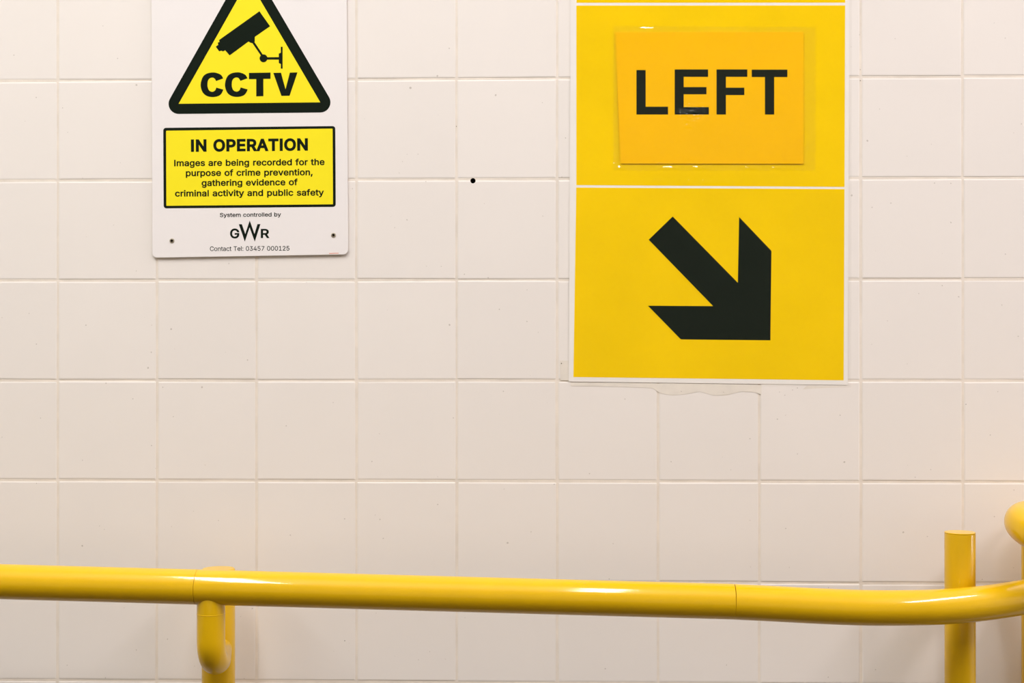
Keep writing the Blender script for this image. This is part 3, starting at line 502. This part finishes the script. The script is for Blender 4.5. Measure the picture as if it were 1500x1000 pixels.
def grid_sheet(name, quad, y, fn, m, parent, nx=40, ny=40):
    """a sheet of plastic or paper with gentle relief; quad = TL, TR, BR, BL in metres"""
    tl, tr, br, bl = [Vector(q) for q in quad]
    vs = []; fs = []
    for j in range(ny + 1):
        v = j / ny
        for i in range(nx + 1):
            u_ = i / nx
            p = (tl * (1 - u_) + tr * u_) * (1 - v) + (bl * (1 - u_) + br * u_) * v
            vs.append((p.x, y - fn(u_, v), p.y))
    for j in range(ny):
        for i in range(nx):
            a = j * (nx + 1) + i; fs.append((a, a + 1, a + nx + 2, a + nx + 1))
    o = mesh_obj(name, vs, fs, m, parent, smooth=True)
    if o.data.polygons[0].normal.y > 0: o.data.flip_normals()      # the glossy face looks into the room
    return o
for k in ('y1', 'y2', 'y3'):
    loops_mesh('yellow_panel', [mm(G[k])], -.0006, .0001, PYEL, post_)
loops_mesh('arrow', [mm(G['arrow'])], -.0007, .0001, BLACK, post_)
def film_relief(a, b):
    h = .00012 * math.sin(a * 9 + 2 * b) * math.sin(b * 13)
    h += .0026 * math.exp(-((b - .6425) / .0040) ** 2) * (.5 + .5 * math.sin(a * 88 + 3 * math.sin(a * 31))) * math.exp(-((a - .47) / .24) ** 2)
    # long creases: lower left corner, and by the top left of the notice
    h += .00035 * math.exp(-((b - (.985 - .16 * a)) / .004) ** 2) * math.exp(-(a / .16) ** 2)
    h += .0003 * math.exp(-((b - (.300 + .9 * (a - .125))) / .003) ** 2) * math.exp(-((a - .135) / .02) ** 2)
    return max(0, h)
grid_sheet('laminate', mm(G['film']), -.00095, film_relief, FILM, post_, 170, 420)

# ------------------------------------------------------------ LEFT notice
o0, G = D['notice']
nt_ = thing('laminated_notice', 'orange laminated landscape notice reading LEFT, taped over the yellow poster', 'notice', (o0[0], 0, o0[2]))
def paper_rel(a, b): return .0003 + .0003 * math.sin(a * 3.1) * math.sin(b * 3.1)
loops_mesh('paper', [mm(G['paper'])], -.0018, .0003, NYEL, nt_)
loops_mesh('lettering', [mm(G[k]) for k in ('L', 'E', 'F', 'T')], -.0021, .0001, BLACK, nt_)
def gauss(x, c, w_): return math.exp(-((x - c) / w_) ** 2)
def pouch(a, b):
    h = .0006 * math.sin(a * math.pi) * math.sin(b * math.pi)
    h += .0020 * gauss(b, .985, .014) * (.5 + .5 * math.sin(a * 31 + 1.3 * math.sin(a * 17)))
    h += .0009 * gauss(b, .955, .009) * (.5 + .5 * math.sin(a * 23 + 2))
    h += .0010 * gauss(b, .02, .012) * (.5 + .5 * math.sin(a * 19 + 4))
    h += .0024 * gauss(a, .953 - .04 * (b - .84), .009) * gauss(b, .84, .06)
    # crinkles low on the second letter
    h += .00075 * gauss(a, .39, .075) * gauss(b, .60, .07) * math.sin(b * 230 + 2.5 * math.sin(a * 61 + b * 40) + 1.5 * math.sin(a * 143 + 1) + a * 25)
    h += .00050 * gauss(a, .37, .05) * gauss(b, .70, .04) * math.sin(b * 160 + 4 * math.sin(a * 38))
    return max(0, h)
grid_sheet('laminate_pouch', mm(G['film']), -.00235, pouch, POUCH, nt_, 300, 230)

# ------------------------------------------------------------ marks on the wall
bits = D['bits']
t = thing('wall_hole_plug', 'small dark drilled hole on a tile joint between the two signs', 'hole', (HX, 0, HZ))
vs = []; fs = []; N = 20
for r_, y_ in ((.0039, .0016), (.0039, .016)):
    for k in range(N): vs.append((r_ * math.cos(2 * math.pi * k / N), y_, r_ * math.sin(2 * math.pi * k / N)))
fs = [(k, (k + 1) % N, N + (k + 1) % N, N + k) for k in range(N)] + [tuple(range(N, 2 * N))]
mesh_obj('hole_lining', vs, fs, DARK, t)
sm = mesh_obj('adhesive_stain', *(lambda q: ([(x, -.0001, z) for x, z in q] + [(x, .0002, z) for x, z in q],
     [tuple(range(len(q)))] + [(k, (k + 1) % len(q), len(q) + (k + 1) % len(q), len(q) + k) for k in range(len(q))]))(D['drip']), GLUE, wall)
sm['label'] = 'faint brownish glue stain under the poster'
vs = []; fs = []
for x, z, r_ in bits:
    b0 = len(vs); r_ = r_ * .0007; N = 7
    ph = rnd.uniform(0, 6)
    vs.append((x, -.0007, z))
    for k in range(N):
        rr = r_ * rnd.uniform(.7, 1.3); vs.append((x + rr * math.cos(ph + k * 2 * math.pi / N), -.00035, z + rr * math.sin(ph + k * 2 * math.pi / N)))
    for k in range(N): fs.append((b0, b0 + 1 + k, b0 + 1 + (k + 1) % N))
q = mesh_obj('dirt_specks', vs, fs, DIRT, wall); q['kind'] = 'stuff'
rs = D['residue']
tape = loops_mesh('tape_tab', [[(p[0] - o0[0], p[1] - o0[2]) for p in rs]], -.0002, .0001, GLUE, nt_)
tape.parent = post_; tape.location = (o0[0] - post_.location[0], 0, o0[2] - post_.location[2])

# ------------------------------------------------------------ lower handrail
RR = .02415
rail = thing('handrail', 'long glossy yellow tubular handrail running the full width below the signs', 'handrail', (.2623, -.07, 0))
def rz(x):  # the rail falls gently to the right with the ramp
    return 1.0500 - (x + .016) * .02355
joint_a, joint_b = .2623 - .0025, 1.0011
ring_tube('rail_pipe', local([(-1.9, Y_R, rz(-1.9)), (joint_a - .0002, Y_R, rz(joint_a))], rail), RR, RAILY, rail, 64)
ring_tube('rail_pipe', local([(joint_a + .0002, Y_R, rz(joint_a)), (joint_b - .0002, Y_R, rz(joint_b))], rail), RR, RAILY, rail, 64)
ring_tube('elbow', local(spline3(ELBOW, 10), rail), RR, RAILY, rail, 64)
# flange where the elbow meets the wall
def bracket(t, xs, xp, yp, ztop, zel, sr, er=.045):
    """swan-neck stub under the rail that bends back to the post"""
    pts = [Vector((xs, Y_R, ztop)), Vector((xs, Y_R, zel + er))]
    for k in range(1, 11):
        th = k / 10 * math.pi / 2
        pts.append(Vector((xs, Y_R + er * (1 - math.cos(th)), zel + er - er * math.sin(th))))
    # then straight back to the post
    e_ = Vector((xp, yp, zel)); a_ = pts[-1]
    pts += [a_.lerp(e_, .5), e_]
    b = ring_tube('bracket', local(pts, t), sr, RAILY, t, 48)
    return b
def disc_ring(name, c, axis, r_out, h, m, parent, r_in=0):
    return ring_tube(name, local([Vector(c) - Vector(axis) * h / 2, Vector(c) + Vector(axis) * h / 2], parent), r_out, m, parent, 48, chamfer=min(.0008, h / 3))
bracket(rail, .2789, .2640, -.075, 1.030, .9345, .0193, .036)
disc_ring('weld_bead', (.2789, Y_R, 1.0068), (0, 0, 1), .01965, .0012, RAILY, rail)
ring_tube('post', local([(.2623, -.07, .008), (.2623, -.07, 1.0508)], rail), .02415, RAILY, rail, 64, chamfer=.0016)
disc_ring('floor_flange', (.2623, -.07, .004), (0, 0, 1), .045, .008, RAILY, rail)
ring_tube('post', local([(-1.35, -.07, .008), (-1.35, -.07, 1.085)], rail), .02415, RAILY, rail, 64, chamfer=.0012)
bracket(rail, -1.335, -1.348, -.075, 1.06, .982, .0193)
disc_ring('floor_flange', (-1.35, -.07, .004), (0, 0, 1), .045, .008, RAILY, rail)

# ------------------------------------------------------------ the free-standing post
p2 = thing('post', 'upright yellow round post standing behind the bent end of the lower handrail', 'post', (1.3348, -.10, 0))
ring_tube('pipe', local([(1.3348, -.10, .008), (1.3348, -.10, 1.1095)], p2), .0215, RAILY, p2, 64, chamfer=.0004)
disc_ring('cap', (1.3348, -.10, 1.1105), (0, 0, 1), .0216, .0016, RAILY, p2)
disc_ring('floor_flange', (1.3348, -.10, .004), (0, 0, 1), .042, .008, RAILY, p2)

# ------------------------------------------------------------ upper handrail (only its turned end is in view)
up = thing('handrail', 'turned end of a second, higher yellow handrail at the right edge', 'handrail', (UPP[0], UPP[1], 0))
ring_tube('rail_pipe', local(spline3(UPPER, 10), up), RR, RAILY, up, 64)
ring_tube('post', local([(UPP[0], UPP[1], .008), (UPP[0], UPP[1], UPP[2])], up), .02415, RAILY, up, 64)
disc_ring('floor_flange', (UPP[0], UPP[1], .004), (0, 0, 1), .045, .008, RAILY, up)
bpy.context.view_layer.update()
